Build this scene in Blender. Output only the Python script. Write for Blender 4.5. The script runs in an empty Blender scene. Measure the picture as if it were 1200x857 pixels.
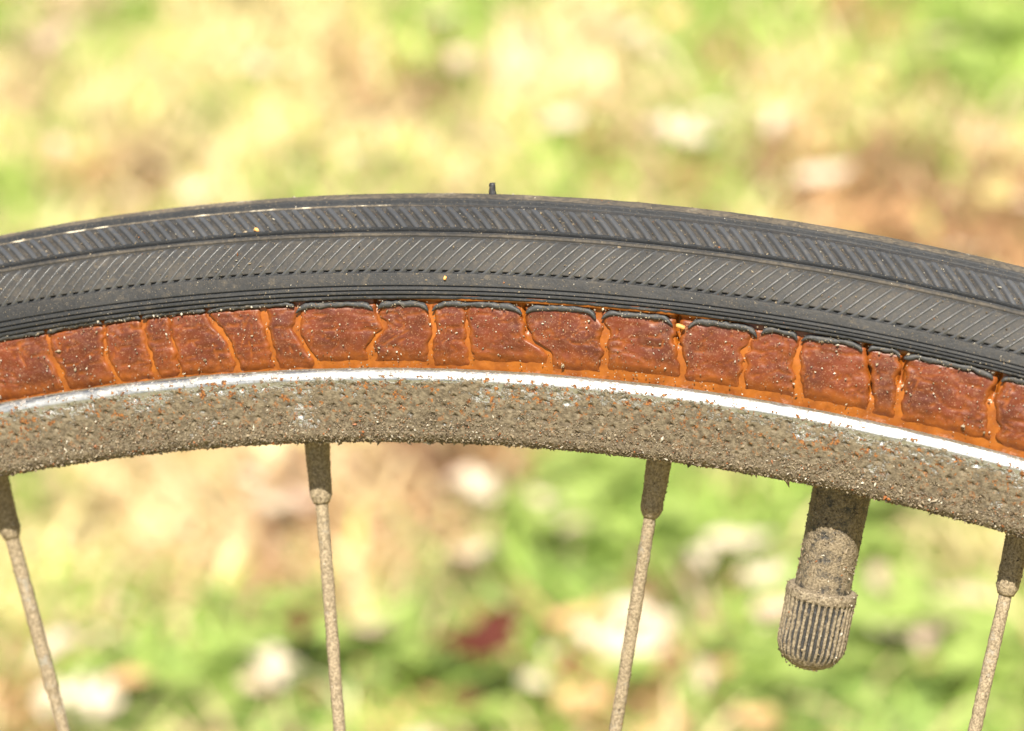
import bpy, math, random
import numpy as np
from mathutils import Matrix, Vector

rng = np.random.default_rng(7); random.seed(7)
S = bpy.context.scene
COL = S.collection
rad = math.radians
W, H = 1200, 857                       # size of the photograph, for pixel -> direction

# ------------------------------------------------------------------ wheel frame, camera, light
# wheel-local frame: axis = Y (camera side is -Y), top = +Z, hub at the origin, metres
A = 0.318                              # radius of the rim's outer edge
SEC, RC = 0.013577, 0.318 + 0.0091935  # tyre section radius, section centre radius
WR, WB, BB = 0.0133, 0.01226, 0.01043  # rim half widths (edge, lower edge), rim wall height
LEAN = rad(12)
HC = RC*math.cos(LEAN) + SEC
MW = Matrix.Translation((0, 0, HC)) @ Matrix.Rotation(-LEAN, 4, 'X')

CD, CF = 0.400, 2.89713
PIT, YAW = rad(8.4753), rad(-12.63793)
view = np.array([math.sin(YAW)*math.cos(PIT), math.cos(YAW)*math.cos(PIT), -math.sin(PIT)])
CP = np.array([0.0080253, -0.013, 0.3188953]) - CD*view
right = np.cross(view, [0, 0, 1]); right /= np.linalg.norm(right); up = np.cross(right, view)

cd = bpy.data.cameras.new('camera'); cam = bpy.data.objects.new('camera', cd); COL.objects.link(cam)
cd.sensor_width = 36; cd.sensor_fit = 'HORIZONTAL'; cd.lens = 36*CF
cd.clip_start = 0.02; cd.clip_end = 2000
cd.dof.use_dof = True; cd.dof.focus_distance = CD; cd.dof.aperture_fstop = 19.0; cd.dof.aperture_blades = 0
ML = Matrix(((right[0], up[0], -view[0], CP[0]), (right[1], up[1], -view[1], CP[1]),
             (right[2], up[2], -view[2], CP[2]), (0, 0, 0, 1)))
cam.matrix_world = MW @ ML
S.camera = cam

SUN_EL, SUN_AZ = rad(42), rad(9)      # relative to the wheel face
sd = Vector((math.sin(SUN_AZ)*math.cos(SUN_EL), -math.cos(SUN_AZ)*math.cos(SUN_EL), math.sin(SUN_EL)))
sd = (MW.to_3x3() @ sd).normalized()
sl = bpy.data.lights.new('sun', 'SUN'); sl.energy = 5.0; sl.angle = rad(0.53); sl.color = (1.0, 0.93, 0.80)
sun = bpy.data.objects.new('sun', sl); COL.objects.link(sun)
sun.rotation_euler = sd.to_track_quat('Z', 'Y').to_euler(); sun.location = sd*5
wd = bpy.data.worlds.new('World'); S.world = wd; wd.use_nodes = True
nt = wd.node_tree; bg = nt.nodes['Background']
sk = nt.nodes.new('ShaderNodeTexSky'); sk.sky_type = 'NISHITA'; sk.sun_disc = False
sk.sun_elevation = math.asin(sd.z); sk.sun_rotation = math.atan2(sd.x, sd.y)
nt.links.new(sk.outputs[0], bg.inputs[0]); bg.inputs[1].default_value = 0.05
S.view_settings.view_transform = 'Standard'; S.view_settings.look = 'None'
S.view_settings.exposure = 1.4; S.view_settings.gamma = 1.0; S.view_settings.use_curve_mapping = False

# ------------------------------------------------------------------ helpers
def proj(P):
    Q = np.asarray(P) - CP; z = Q @ view
    return np.stack([W/2 + W*CF*(Q @ right)/z, H/2 - W*CF*(Q @ up)/z], -1)

def pol(r, y, t):
    r, y, t = np.broadcast_arrays(np.asarray(r, float), np.asarray(y, float), np.asarray(t, float))
    return np.stack([r*np.sin(t), y, r*np.cos(t)], -1)

def invert(fn, px, py, a, b):
    """find the two surface parameters whose point lies under a pixel"""
    for _ in range(30):
        p = proj(fn(a, b)) - (px, py)
        h = 1e-4
        ja = (proj(fn(a+h, b)) - proj(fn(a-h, b)))/(2*h); jb = (proj(fn(a, b+h)) - proj(fn(a, b-h)))/(2*h)
        J = np.array([ja, jb]).T
        d = np.linalg.solve(J, -p); a += d[0]*.8; b += d[1]*.8
    return a, b

MWn = np.array(MW)
def world(P): return np.asarray(P) @ MWn[:3, :3].T + MWn[:3, 3]
CPW = world(CP)
def ray(px, py):
    d = view*CF*W + right*(px - W/2) - up*(py - H/2)
    d = MWn[:3, :3] @ (d/np.linalg.norm(d)); return d
def ground_at(px, py, z=0.0):
    d = ray(px, py); k = (z - CPW[2])/d[2]; return CPW + k*d, k

_tab = np.random.default_rng(3).random((256, 256))
def vn(x, y, o=0):
    x = np.asarray(x, float) + o*17.3; y = np.asarray(y, float) + o*9.1
    xi = np.floor(x).astype(int); yi = np.floor(y).astype(int); fx = x-xi; fy = y-yi
    fx = fx*fx*(3-2*fx); fy = fy*fy*(3-2*fy)
    g = lambda a, b: _tab[a & 255, b & 255]
    return (g(xi, yi)*(1-fx)+g(xi+1, yi)*fx)*(1-fy) + (g(xi, yi+1)*(1-fx)+g(xi+1, yi+1)*fx)*fy
def fbm(x, y, n=4, o=0):
    s = 0; k = 1; tot = 0
    for i in range(n):
        s = s + vn(x*2**i, y*2**i, o+i)*k; tot += k; k *= .5
    return s/tot - .5
def sst(a, b, x):
    x = np.clip((x-a)/(b-a), 0, 1); return x*x*(3-2*x)

def mesh(name, V, F, mat, attrs=None, smooth=True):
    """V (n,3), F list of equally sized face arrays"""
    me = bpy.data.meshes.new(name)
    V = np.ascontiguousarray(V, dtype=np.float32)
    F = [np.asarray(f) for f in (F if isinstance(F, list) else [F])]
    me.vertices.add(len(V)); me.vertices.foreach_set('co', V.ravel())
    li = np.concatenate([f.ravel() for f in F]).astype(np.int32)
    lt = np.concatenate([np.full(len(f), f.shape[1]) for f in F]).astype(np.int32)
    ls = np.concatenate([[0], np.cumsum(lt)[:-1]]).astype(np.int32)
    me.loops.add(len(li)); me.loops.foreach_set('vertex_index', li)
    me.polygons.add(len(lt)); me.polygons.foreach_set('loop_start', ls); me.polygons.foreach_set('loop_total', lt)
    me.polygons.foreach_set('use_smooth', np.full(len(lt), smooth))
    me.update(calc_edges=True); me.validate()
    for k, v in (attrs or {}).items():
        v = np.asarray(v, np.float32)
        if v.ndim == 1:
            at = me.attributes.new(k, 'FLOAT', 'POINT'); at.data.foreach_set('value', v)
        else:
            at = me.attributes.new(k, 'FLOAT_COLOR', 'POINT')
            at.data.foreach_set('color', np.c_[v, np.ones(len(v))].astype(np.float32).ravel())
    if mat: me.materials.append(mat)
    return me

def link(name, me, parent=None, **props):
    o = bpy.data.objects.new(name, me); COL.objects.link(o)
    if parent: o.parent = parent
    for k, v in props.items(): o[k] = v
    return o

def grid(nu, nv, wrap_u=False):
    u = np.arange(nu if wrap_u else nu-1); v = np.arange(nv-1)
    U, V = np.meshgrid(u, v, indexing='ij'); U2 = (U+1) % nu
    return np.stack([U*nv+V, U2*nv+V, U2*nv+V+1, U*nv+V+1], -1).reshape(-1, 4)

# ------------------------------------------------------------------ materials
wheel = bpy.data.objects.new('bicycle_wheel', None); COL.objects.link(wheel); wheel.matrix_world = MW
wheel['label'] = 'old bicycle wheel with cracked gumwall tyre and dusty rusting steel rim'; wheel['category'] = 'bicycle wheel'
wheel.empty_display_size = .05

class Mat:
    def __init__(s, name, coords=True):
        s.m = bpy.data.materials.new(name); s.m.use_nodes = True; s.t = s.m.node_tree
        s.b = s.t.nodes['Principled BSDF']
        if coords:
            tc = s.t.nodes.new('ShaderNodeTexCoord'); tc.object = wheel; s.co = tc.outputs['Object']
    def n(s, typ, **kw):
        x = s.t.nodes.new(typ)
        for k, v in kw.items():
            if k in x.bl_rna.properties and k not in ('inputs',): setattr(x, k, v)
            else: s.set(x.inputs[k], v)
        return x
    def set(s, i, v):
        if isinstance(v, bpy.types.NodeSocket): s.t.links.new(v, i)
        elif isinstance(v, tuple) and len(v) == 3 and i.type == 'RGBA': i.default_value = (*v, 1)
        else: i.default_value = v
    def noise(s, scale, detail=3, rough=.55):
        x = s.n('ShaderNodeTexNoise'); s.set(x.inputs['Scale'], scale); s.set(x.inputs['Detail'], detail); s.set(x.inputs['Roughness'], rough)
        s.set(x.inputs['Vector'], s.co); return x.outputs['Fac']
    def attr(s, name, color=False):
        x = s.n('ShaderNodeAttribute'); x.attribute_name = name; return x.outputs['Color' if color else 'Fac']
    def ramp(s, fac, a, b, va=0., vb=1.):
        x = s.n('ShaderNodeMapRange'); x.interpolation_type = 'SMOOTHSTEP'
        for i, v in enumerate((fac, a, b, va, vb)): s.set(x.inputs[i], v)
        return x.outputs[0]
    def math(s, op, a, b=0.):
        x = s.n('ShaderNodeMath'); x.operation = op; s.set(x.inputs[0], a); s.set(x.inputs[1], b); x.use_clamp = False; return x.outputs[0]
    def mix(s, f, a, b):
        x = s.n('ShaderNodeMix'); x.data_type = 'RGBA'; s.set(x.inputs[0], f); s.set(x.inputs[6], a); s.set(x.inputs[7], b); return x.outputs[2]
    def fmix(s, f, a, b):
        x = s.n('ShaderNodeMix'); x.data_type = 'FLOAT'; s.set(x.inputs[0], f); s.set(x.inputs[2], a); s.set(x.inputs[3], b); return x.outputs[0]
    def bump(s, h, dist, strength=1.):
        x = s.n('ShaderNodeBump'); s.set(x.inputs['Strength'], strength); s.set(x.inputs['Distance'], dist); s.set(x.inputs['Height'], h)
        s.set(s.b.inputs['Normal'], x.outputs[0])
    def out(s, color=None, rough=None, metal=None, spec=None, **kw):
        for k, v in (('Base Color', color), ('Roughness', rough), ('Metallic', metal), ('Specular IOR Level', spec)):
            if v is not None: s.set(s.b.inputs[k], v)
        for k, v in kw.items(): s.set(s.b.inputs[k.replace('_', ' ')], v)
        return s.m

DUST = (0.160, 0.130, 0.092)
def rubber(name, base, dust_bias=0., use_attr=True, gloss=.58, spec=.19):
    m = Mat(name)
    big = m.noise(90, 3); fine = m.noise(2600, 2, .7); mid = m.noise(700, 3, .6)
    d = m.ramp(mid, .50, .78, 0, .40)
    d = m.math('MULTIPLY', d, m.ramp(m.attr('dust'), .0, .12, .25, 1.)) if use_attr else d  # thins noise dust where the mask is zero, painting grooves as shaded
    if use_attr:
        a = m.attr('dust'); lumps = m.ramp(m.noise(1500, 2, .6), .36, .62)
        d = m.math('MAXIMUM', d, m.math('MULTIPLY', a, m.fmix(lumps, .45, 1.)))
    sp = m.math('MAXIMUM', m.ramp(fine, .66, .76, 0, .75), m.ramp(m.noise(5000, 1, .5), .66, .76, 0, .7))
    d = m.math('ADD', m.math('MULTIPLY', d, m.ramp(big, .25, .7, .45, 1.0)), dust_bias)
    d = m.math('MINIMUM', m.math('MAXIMUM', d, sp), .95)
    col = m.mix(m.ramp(big, .3, .7), base, tuple(c*1.35 for c in base))
    col = m.mix(d, col, DUST)
    if use_attr: col = m.mix(m.ramp(m.math('ADD', a, m.math('MULTIPLY', m.math('SUBTRACT', fine, .5), .8)), 1.05, 1.5), col, (.52, .46, .34))
    m.bump(m.math('ADD', m.noise(1900, 3, .65), m.math('MULTIPLY', fine, .5)), .00012, .55)
    return m.out(col, m.fmix(d, gloss, .95), 0., m.fmix(d, spec, .1))
M_TREAD = rubber('weathered_black_rubber', (.0150, .0162, .0182))
M_LUG = rubber('worn_grey_rubber', (.043, .044, .046), -.05, False, .34, .5)
M_LIP = rubber('torn_black_rubber', (.026, .0265, .028), -.04, False, .55, .3)

def gum_block_mat():
    m = Mat('cracked_brown_gum')
    e = m.attr('edge'); big = m.noise(160, 4); mid = m.noise(520, 4, .65); fine = m.noise(2300, 2, .7)
    mp = m.n('ShaderNodeMapping'); m.set(mp.inputs['Vector'], m.co); mp.inputs['Scale'].default_value = (120, 400, 900)
    st = m.n('ShaderNodeTexNoise'); m.set(st.inputs['Vector'], mp.outputs[0]); m.set(st.inputs['Scale'], 1.); m.set(st.inputs['Detail'], 4)
    st = st.outputs['Fac']
    col = m.mix(m.ramp(big, .3, .68), (.112, .0215, .0048), (.056, .0105, .0033))
    col = m.mix(m.ramp(mid, .5, .72, 0, .3), col, (.035, .008, .004))
    col = m.mix(m.ramp(st, .60, .78, 0, .7), col, (.18, .038, .006))
    col = m.mix(m.math('MULTIPLY', e, m.ramp(m.noise(330, 4, .6), .3, .6, .35, 1.)), col, (.20, .052, .005))
    dst = m.math('MULTIPLY', m.ramp(m.noise(900, 4, .7), .50, .80, 0, .36), m.math('SUBTRACT', 1., e))
    sp = m.math('MAXIMUM', m.ramp(fine, .62, .73, 0, .7), m.ramp(m.noise(5200, 1, .5), .62, .74, 0, .8))
    d = m.math('MAXIMUM', dst, m.math('MULTIPLY', sp, m.fmix(e, 1., .3)))
    col = m.mix(d, col, (.23, .115, .062))
    m.bump(m.math('ADD', m.math('ADD', m.noise(800, 4, .6), m.math('MULTIPLY', st, .8)), m.math('MULTIPLY', fine, .4)), .00018, .30)
    return m.out(col, m.fmix(d, .46, .9), 0., .4)
M_BLOCK = gum_block_mat()
def gum_base_mat():
    m = Mat('amber_gum_rubber')
    n = m.noise(420, 4); f = m.noise(2100, 2, .7)
    col = m.mix(m.ramp(n, .3, .7), (.26, .076, .006), (.16, .041, .004))
    col = m.mix(m.ramp(f, .66, .78, 0, .5), col, (.34, .2, .11))
    m.bump(m.noise(1200, 4), .00012, .5)
    return m.out(col, .40, 0., .5)
M_GUM = gum_base_mat()

def rim_mat():
    m = Mat('dusty_rusting_chromed_steel')
    a = m.attr('dust'); kn = m.attr('knurl')
    n1 = m.noise(260, 4, .6); n2 = m.noise(1500, 3, .65); n3 = m.noise(3200, 2, .7)
    d = m.ramp(m.math('ADD', m.math('ADD', a, m.math('MULTIPLY', m.math('SUBTRACT', n1, .5), .9)), m.math('MULTIPLY', m.math('SUBTRACT', n2, .5), 1.1)), .42, .62)
    dc = m.mix(m.ramp(n2, .35, .68), (.072, .056, .036), (.155, .126, .084))
    dc = m.mix(m.ramp(n3, .60, .72, 0, .8), dc, (.055, .038, .022))
    rust = m.attr('rust')
    rn = m.math('ADD', m.noise(1250, 3, .7), m.math('MULTIPLY', m.noise(150, 2), .25))
    rf = m.math('MULTIPLY', m.ramp(rn, .685, .75), rust)
    rc = m.mix(m.ramp(n3, .4, .6), (.07, .025, .009), (.25, .10, .024))
    met = m.mix(m.ramp(n2, .35, .7, 0, .5), (.38, .38, .37), (.24, .23, .21))
    col = m.mix(d, met, dc); col = m.mix(rf, col, rc)
    notmet = m.math('MAXIMUM', d, rf)
    m.bump(m.math('ADD', m.math('MULTIPLY', m.math('ADD', n2, m.math('MULTIPLY', n3, .6)), m.fmix(notmet, .12, 1.)), 0.), .00030, .7)
    return m.out(col, m.fmix(notmet, m.attr('gloss'), .9), m.math('SUBTRACT', 1., notmet), .35)
M_RIM = rim_mat()

def dusty_metal(name, base, lo=.40, hi=.56, metal=.6, k=1., bs=.8):
    m = Mat(name)
    n2 = m.noise(900, 4, .65); n3 = m.noise(3000, 2, .7); n1 = m.noise(140, 3)
    d = m.ramp(m.math('ADD', m.math('MULTIPLY', n2, .6), m.math('MULTIPLY', n1, .4)), lo, hi)
    dc = m.mix(m.ramp(n3, .35, .65), tuple(k*c for c in (.10, .078, .050)), tuple(k*c for c in (.21, .168, .112)))
    col = m.mix(d, base, dc)
    m.bump(m.math('ADD', n2, m.math('MULTIPLY', n3, .8)), .0003, bs)
    return m.out(col, m.fmix(d, .4, .92), m.math('MULTIPLY', m.math('SUBTRACT', 1., d), metal), .3)
M_SPOKE = dusty_metal('dust_caked_steel', (.30, .28, .24), .30, .46, .6, 1.35, .4)
M_NIP = dusty_metal('dust_caked_brass', (.22, .19, .15), .30, .46, .6, 1.3, .45)
M_VALVE = dusty_metal('dusty_black_valve_rubber', (.026, .025, .024), .36, .52, 0.)
M_HUB = dusty_metal('worn_hub_steel', (.45, .45, .43), .45, .6, 1.)

def grain_mat(name):
    m = Mat(name, False); c = m.attr('col', True)
    return m.out(c, .65, 0., .45)
M_GRAIN = grain_mat('mineral_dust')

# ------------------------------------------------------------------ grains
OCT_V = np.array([(1, 0, 0), (-1, 0, 0), (0, 1, 0), (0, -1, 0), (0, 0, 1), (0, 0, -1)], float)
OCT_F = np.array([(0, 2, 4), (2, 1, 4), (1, 3, 4), (3, 0, 4), (2, 0, 5), (1, 2, 5), (3, 1, 5), (0, 3, 5)])
GCOL = np.array([(.150, .115, .072), (.100, .074, .045), (.205, .165, .110), (.060, .042, .026), (.36, .325, .26), (.18, .062, .016)])
def grains(name, pts, size, parent, weights=(.34, .26, .2, .1, .08, .02), stretch=1.6, lift=.2, nrm=None):
    n = len(pts); k = rng.uniform(.6, 1.35, (n, 6, 1))*OCT_V[None]
    sc = np.exp(rng.normal(0, .25, (n, 3))); sc[:, 0] *= rng.uniform(1, stretch, n)
    k = k*sc[:, None]*size[:, None, None]*.5
    q = rng.normal(size=(n, 4)); q /= np.linalg.norm(q, axis=1, keepdims=True)
    w, x, y, z = q.T
    R = np.stack([1-2*(y*y+z*z), 2*(x*y-z*w), 2*(x*z+y*w), 2*(x*y+z*w), 1-2*(x*x+z*z), 2*(y*z-x*w), 2*(x*z-y*w), 2*(y*z+x*w), 1-2*(x*x+y*y)], -1).reshape(n, 3, 3)
    V = np.einsum('nij,nkj->nki', R, k)
    c0 = pts if nrm is None else pts + nrm*(size*lift)[:, None]
    V = V + c0[:, None]
    F = (OCT_F[None] + (np.arange(n)*6)[:, None, None]).reshape(-1, 3)
    ci = rng.choice(6, n, p=np.array(weights)/sum(weights))
    c = GCOL[ci]*rng.uniform(.75, 1.2, (n, 1))
    return link(name, mesh(name, V.reshape(-1, 3), F, M_GRAIN, {'col': np.repeat(c, 6, 0)}, False), parent, kind='stuff')

# ------------------------------------------------------------------ tyre: tread body
DT = rad(18.0)                                              # half of the detailed arc (the view spans about +-14)
T_FINE = np.arange(-DT, DT, rad(.04))
T_ALL = np.concatenate([T_FINE, np.arange(DT, 2*math.pi-DT-1e-6, rad(.75))])
def theta_end(t):                                           # lower edge of the tread band, in degrees round the section
    tt = np.where(np.asarray(t) > math.pi, np.asarray(t)-2*math.pi, t)
    return 87.73 - 13.13*np.clip(tt, -DT, DT)
KN = [(-12, 0, 1.12), (8, 0, 1.12), (11.6, -.01, 1.0), (12.4, -.05, .3), (13.2, -.16, 0), (14.6, -.85, .0), (18.0, -.85, .0), (20.4, -.55, .3), (21.8, -.12, .6), (22.5, -.05, .3),
      (24.9, -.04, .08), (25.5, -.12, .1), (26.0, -.50, .30), (42.6, -.50, .30), (43.1, -.10, .1), (43.6, -.03, .05), (44.3, -.03, .0), (44.9, -.6, 0), (46.7, -.6, .05),
      (47.3, -.14, .3), (48.0, -.04, .55), (49.5, -.02, .5), (50.1, -.42, 0), (51.0, -.22, .22), (70.9, -.21, .25), (71.1, -.60, 0), (72.2, -.60, 0),
      (72.7, -.08, .1), (73.3, 0, .15), (79.7, 0, .1), (80.1, -.34, 0), (80.6, -.34, 0), (81.0, -.02, .05), (82.4, .02, .1), (82.7, -.34, 0), (83.2, -.34, 0),
      (83.6, 0, .05), (84.9, .0, .1), (85.2, -.34, 0), (85.7, -.34, 0), (86.1, -.04, .05), (87.2, -.05, .05), (87.73, -.3, 0)]
KN = np.array(KN)  # last column: dust; groove walls kept bare to paint their shade, crown paled
front = np.unique(np.concatenate([np.linspace(-12, 87.73, 150), KN[:, 0]]))
back = np.linspace(-88, -12.5, 34)
TH = np.concatenate([back, front])
def tread_off(th): return np.interp(th, KN[:, 0], KN[:, 1])*1e-3
def warp(th, t):                                            # lets the plain shoulder stretch to the wavy lower edge
    e = theta_end(t)
    return np.where(th > 73.3, 73.3 + (th-73.3)*(e-73.3)/(87.73-73.3), th)
def tread_pt(th, t, extra=0.):
    a = np.radians(warp(th, t)); r = SEC + tread_off(th) + extra
    return pol(RC + r*np.cos(a), -r*np.sin(a), t)
TT, HH = np.meshgrid(T_ALL, TH, indexing='ij')
sx, sy = TT*RC*1e3, HH*SEC*1e3*math.pi/180
wob = fbm(sx*.35, sy*.35, 4, 1)*.00010 + fbm(sx*2.2, sy*2.2, 3, 5)*.00004
worn = np.where((HH > 71) & (HH < 73), fbm(sx*1.2, sy*.2, 3, 9)*.0002, 0)
edge_rag = np.where(HH > 86.5, fbm(sx*1.6, sy*.1, 3, 12)*.0005, 0)
V = tread_pt(HH, TT, wob+worn+edge_rag).reshape(-1, 3)
dst = np.interp(HH, KN[:, 0], KN[:, 2])
lf = 1 - sst(-.06, .03, np.where(TT > math.pi, TT-2*math.pi, TT))        # the upper groove is packed with pale dust on one side
dst = dst + np.where((HH > 20.8) & (HH < 24.4), lf*1.5*(.75+.9*fbm(sx*.5, sy*0+3, 3, 2)), 0)
dst = dst*(.75 + .9*fbm(sx*.25, sy*.25, 3, 20))
# inner return under the tread's lower edge
extra_rows = []
def ring_row(thdeg, rr): return pol(RC + rr*np.cos(np.radians(thdeg)), -rr*np.sin(np.radians(thdeg)), T_ALL)
te = theta_end(T_ALL)
NT, NH = len(T_ALL), len(TH)
Vg = V.reshape(NT, NH, 3)
Vg = np.concatenate([Vg, ring_row(te+.25, SEC-.0006)[:, None], ring_row(te-.3, SEC-.0013)[:, None], ring_row(te-3, SEC-.0016)[:, None]], 1)
dg = np.concatenate([dst, np.zeros((NT, 3))], 1)
tyre = link('tyre', mesh('tyre', Vg.reshape(-1, 3), grid(NT, NH+3, True), M_TREAD, {'dust': np.clip(dg, 0, 2).ravel()}), wheel)
tyre['label'] = 'black ribbed tread band over a crazed orange gum sidewall'

# tread lugs: one mesh per row, each lug turned round the wheel axle
def lug_mesh(name, th0, th1, slant, width, prof, rows, endround, seed, dk):
    """prof: list of (w, height mm) across the lug; slant in rad over the row"""
    w = np.array([p[0] for p in prof]); hh = np.array([p[1] for p in prof])*1e-3
    u = np.linspace(0, 1, rows)
    UU, WW = np.meshgrid(u, w, indexing='ij')
    hg = np.broadcast_to(hh, UU.shape).copy()
    endf = np.minimum(sst(0, .05, UU), sst(0, endround, 1-UU)) if endround else np.ones_like(UU)
    hg = -.00045 + (hg + .00045)*np.clip(endf, 0, 1)
    th = th0 + UU*(th1-th0)
    half = (WW-.5)*width*(1+(.0 if not endround else .55*sst(.80, .97, UU)))
    t = slant*(UU-.5) + half + .05*width*np.sin(UU*3.1+seed)
    a = np.radians(th); r = SEC + hg
    V = pol(RC + r*np.cos(a), -r*np.sin(a), t).reshape(-1, 3)
    d = np.clip((-hg*1e3)*dk+.06, 0, .5)
    return V, grid(rows, len(w)), d.ravel()
PITCH = rad(.2875)
ROW_A = lug_mesh('a', 24.6, 43.9, rad(.57), PITCH*.70, [(0, -.58), (.14, -.20), (.24, -.055), (.5, -.035), (.76, -.055), (.86, -.20), (1, -.58)], 9, .0, 0, .0)
ROW_C = lug_mesh('c', 49.8, 72.9, rad(-.80), PITCH*.44, [(0, -.45), (.16, -.20), (.36, -.06), (.5, .04), (.64, -.05), (.84, -.22), (1, -.45)], 12, .05, 1, .0)
meA = mesh('upper_tread_lug', ROW_A[0], ROW_A[1], M_LUG, {'dust': ROW_A[2]})
meC = mesh('lower_tread_lug', ROW_C[0], ROW_C[1], M_LUG, {'dust': ROW_C[2]})
NL = int(2*rad(17.2)/PITCH)
for k in range(NL):
    t = (k - NL/2)*PITCH
    for me, ph in ((meA, .0), (meC, .37)):
        o = link('tread_lug', me, tyre); o.rotation_euler = (0, t + ph*PITCH + rng.normal(0, PITCH*.02), 0)
# the lugs outside the view and on the far shoulder
Vs, Fs, Ds, base = [], [], [], 0
def turned(V, t, flip=False):
    V = V.copy()
    if flip: V[:, 1] *= -1
    c, s = math.cos(t), math.sin(t)
    return np.stack([V[:, 0]*c + V[:, 2]*s, V[:, 1], -V[:, 0]*s + V[:, 2]*c], -1)
NA = int(2*math.pi/PITCH)
for k in range(NA):
    t = (k - NL/2)*PITCH
    for (V0, F0, D0), ph in ((ROW_A, 0.), (ROW_C, .37)):
        for flip in (False, True):
            if not flip and k < NL: continue
            Vs.append(turned(V0, t+ph*PITCH, flip)); Fs.append((F0[:, ::-1] if flip else F0)+base); Ds.append(D0); base += len(V0)
link('tread_pattern', mesh('tread_pattern', np.concatenate(Vs), np.concatenate(Fs), M_LUG, {'dust': np.concatenate(Ds)}), tyre, kind='stuff')

# ------------------------------------------------------------------ tyre: gum sidewall
def gum_curve(v, t, out=0.):
    """v = 0 at the rim edge, 1 at the tread's lower edge"""
    e = np.radians(theta_end(t) - .3)
    r1 = RC + (SEC-.0011)*np.cos(e); y1 = -(SEC-.0011)*np.sin(e)
    r0, y0 = A-.0006, -(WR-.0016)
    r = r0 + (r1-r0)*v; b = 4*v*(1-v)
    y = y0 + (y1-y0)*v - .00035*b
    return r, y - out
def gum_pt(t, v, out=0.):
    r, y = gum_curve(v, t, out); return pol(r, y, t)
vb = np.linspace(-.06, 1.3, 8); Tb = np.linspace(0, 2*math.pi, 200, endpoint=False)
TT, VV = np.meshgrid(Tb, vb, indexing='ij')
Vb = gum_pt(TT, VV); Vb[..., 1] *= -1
link('gum_wall', mesh('gum_wall', Vb.reshape(-1, 3), grid(200, 8, True)[:, ::-1], M_GUM), tyre)

# cracks: pixel polylines (top to bottom) read off the photograph, width in pixels at top / bottom, height of the amber foot
CR = [([(-95, 408), (-92, 440), (-84, 474)], 4, 4), ([(-30, 404), (-120, 430), (-20, 462)], 4, 5),
      ([(55, 394), (60, 414), (78, 456)], 4, 7), ([(121, 380), (124, 415), (138, 447)], 4, 8), ([(169, 376), (171, 402), (184, 442)], 3, 6),
      ([(198, 373), (204, 402), (211, 438)], 1.5, 4), ([(243, 370), (268, 402), (279, 434)], 5, 8), ([(309, 364), (315, 398), (325, 428)], 3, 8),
      ([(349, 362), (346, 386), (371, 424)], 3, 9), ([(441, 358), (450, 385), (433, 405), (437, 427)], 6, 13), ([(505, 361), (510, 385), (503, 405), (506, 426)], 5, 9),
      ([(546, 362), (547, 385), (553, 426)], 2.5, 7), ([(615, 362), (621, 398), (640, 410), (644, 430)], 6, 9), ([(702, 368), (710, 386), (709, 433)], 5, 12),
      ([(794, 380), (796, 410), (801, 447)], 7, 12), ([(880, 396), (872, 415), (871, 455)], 3, 6), ([(938, 402), (934, 430), (938, 476)], 7, 13),
      ([(1015, 412), (1020, 442), (1021, 485)], 4, 3), ([(1058, 424), (1054, 452), (1050, 497)], 8, 14), ([(1169, 446), (1161, 474), (1165, 521)], 10, 16),
      ([(1242, 460), (1238, 500), (1240, 540)], 5, 9), ([(1330, 490), (1325, 530), (1327, 565)], 5, 9)]
PXM = CD/(CF*W)                                            # metres per pixel at the wheel
cr = []
for pts, w0, w1 in CR:
    tv = []
    for px, py in pts:
        t, v = invert(lambda a, b: gum_pt(a, b), px, py, (px-500)*PXM/A, .5); tv.append((v, t))
    tv.sort(); v = np.array([q[0] for q in tv]); t = np.array([q[1] for q in tv])
    cr.append((v, t, w0, w1))
crack_t = lambda c, v: np.interp(v, c[0], c[1])
vv = np.linspace(-.06, 1.04, 40)
TT, VV = np.meshgrid(T_ALL, vv, indexing='ij')
gx, gy = TT*A*1e3, VV*9.5
tw = np.where(TT > math.pi, TT-2*math.pi, TT)
slit = 0*TT                                              # a few cracks have opened into dark slits
for ci_, va, vb2, dp in ((14, .55, .95, .0016), (17, .3, .95, .0013), (18, .5, .9, .0014), (19, .6, .95, .0014), (12, .55, .9, .0009), (9, .8, .98, .0009)):
    slit = slit - dp*np.exp(-((tw-crack_t(cr[ci_], VV))*A/.00028)**2)*sst(va, va+.1, VV)*(1-sst(vb2, vb2+.06, VV))
V = gum_pt(TT, VV, slit + fbm(gx*1.1, gy*1.1, 4, 31)*.00016 - .00013 + .0009*sst(.945, .985, VV)*sst(-.035, .0, tw)*(1-sst(.10, .125, tw))*(1+fbm(gx*.5, gy*0, 3, 33)))
gum = link('gum_wall', mesh('gum_wall', V.reshape(-1, 3), grid(NT, len(vv), True), M_GUM), tyre)
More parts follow.
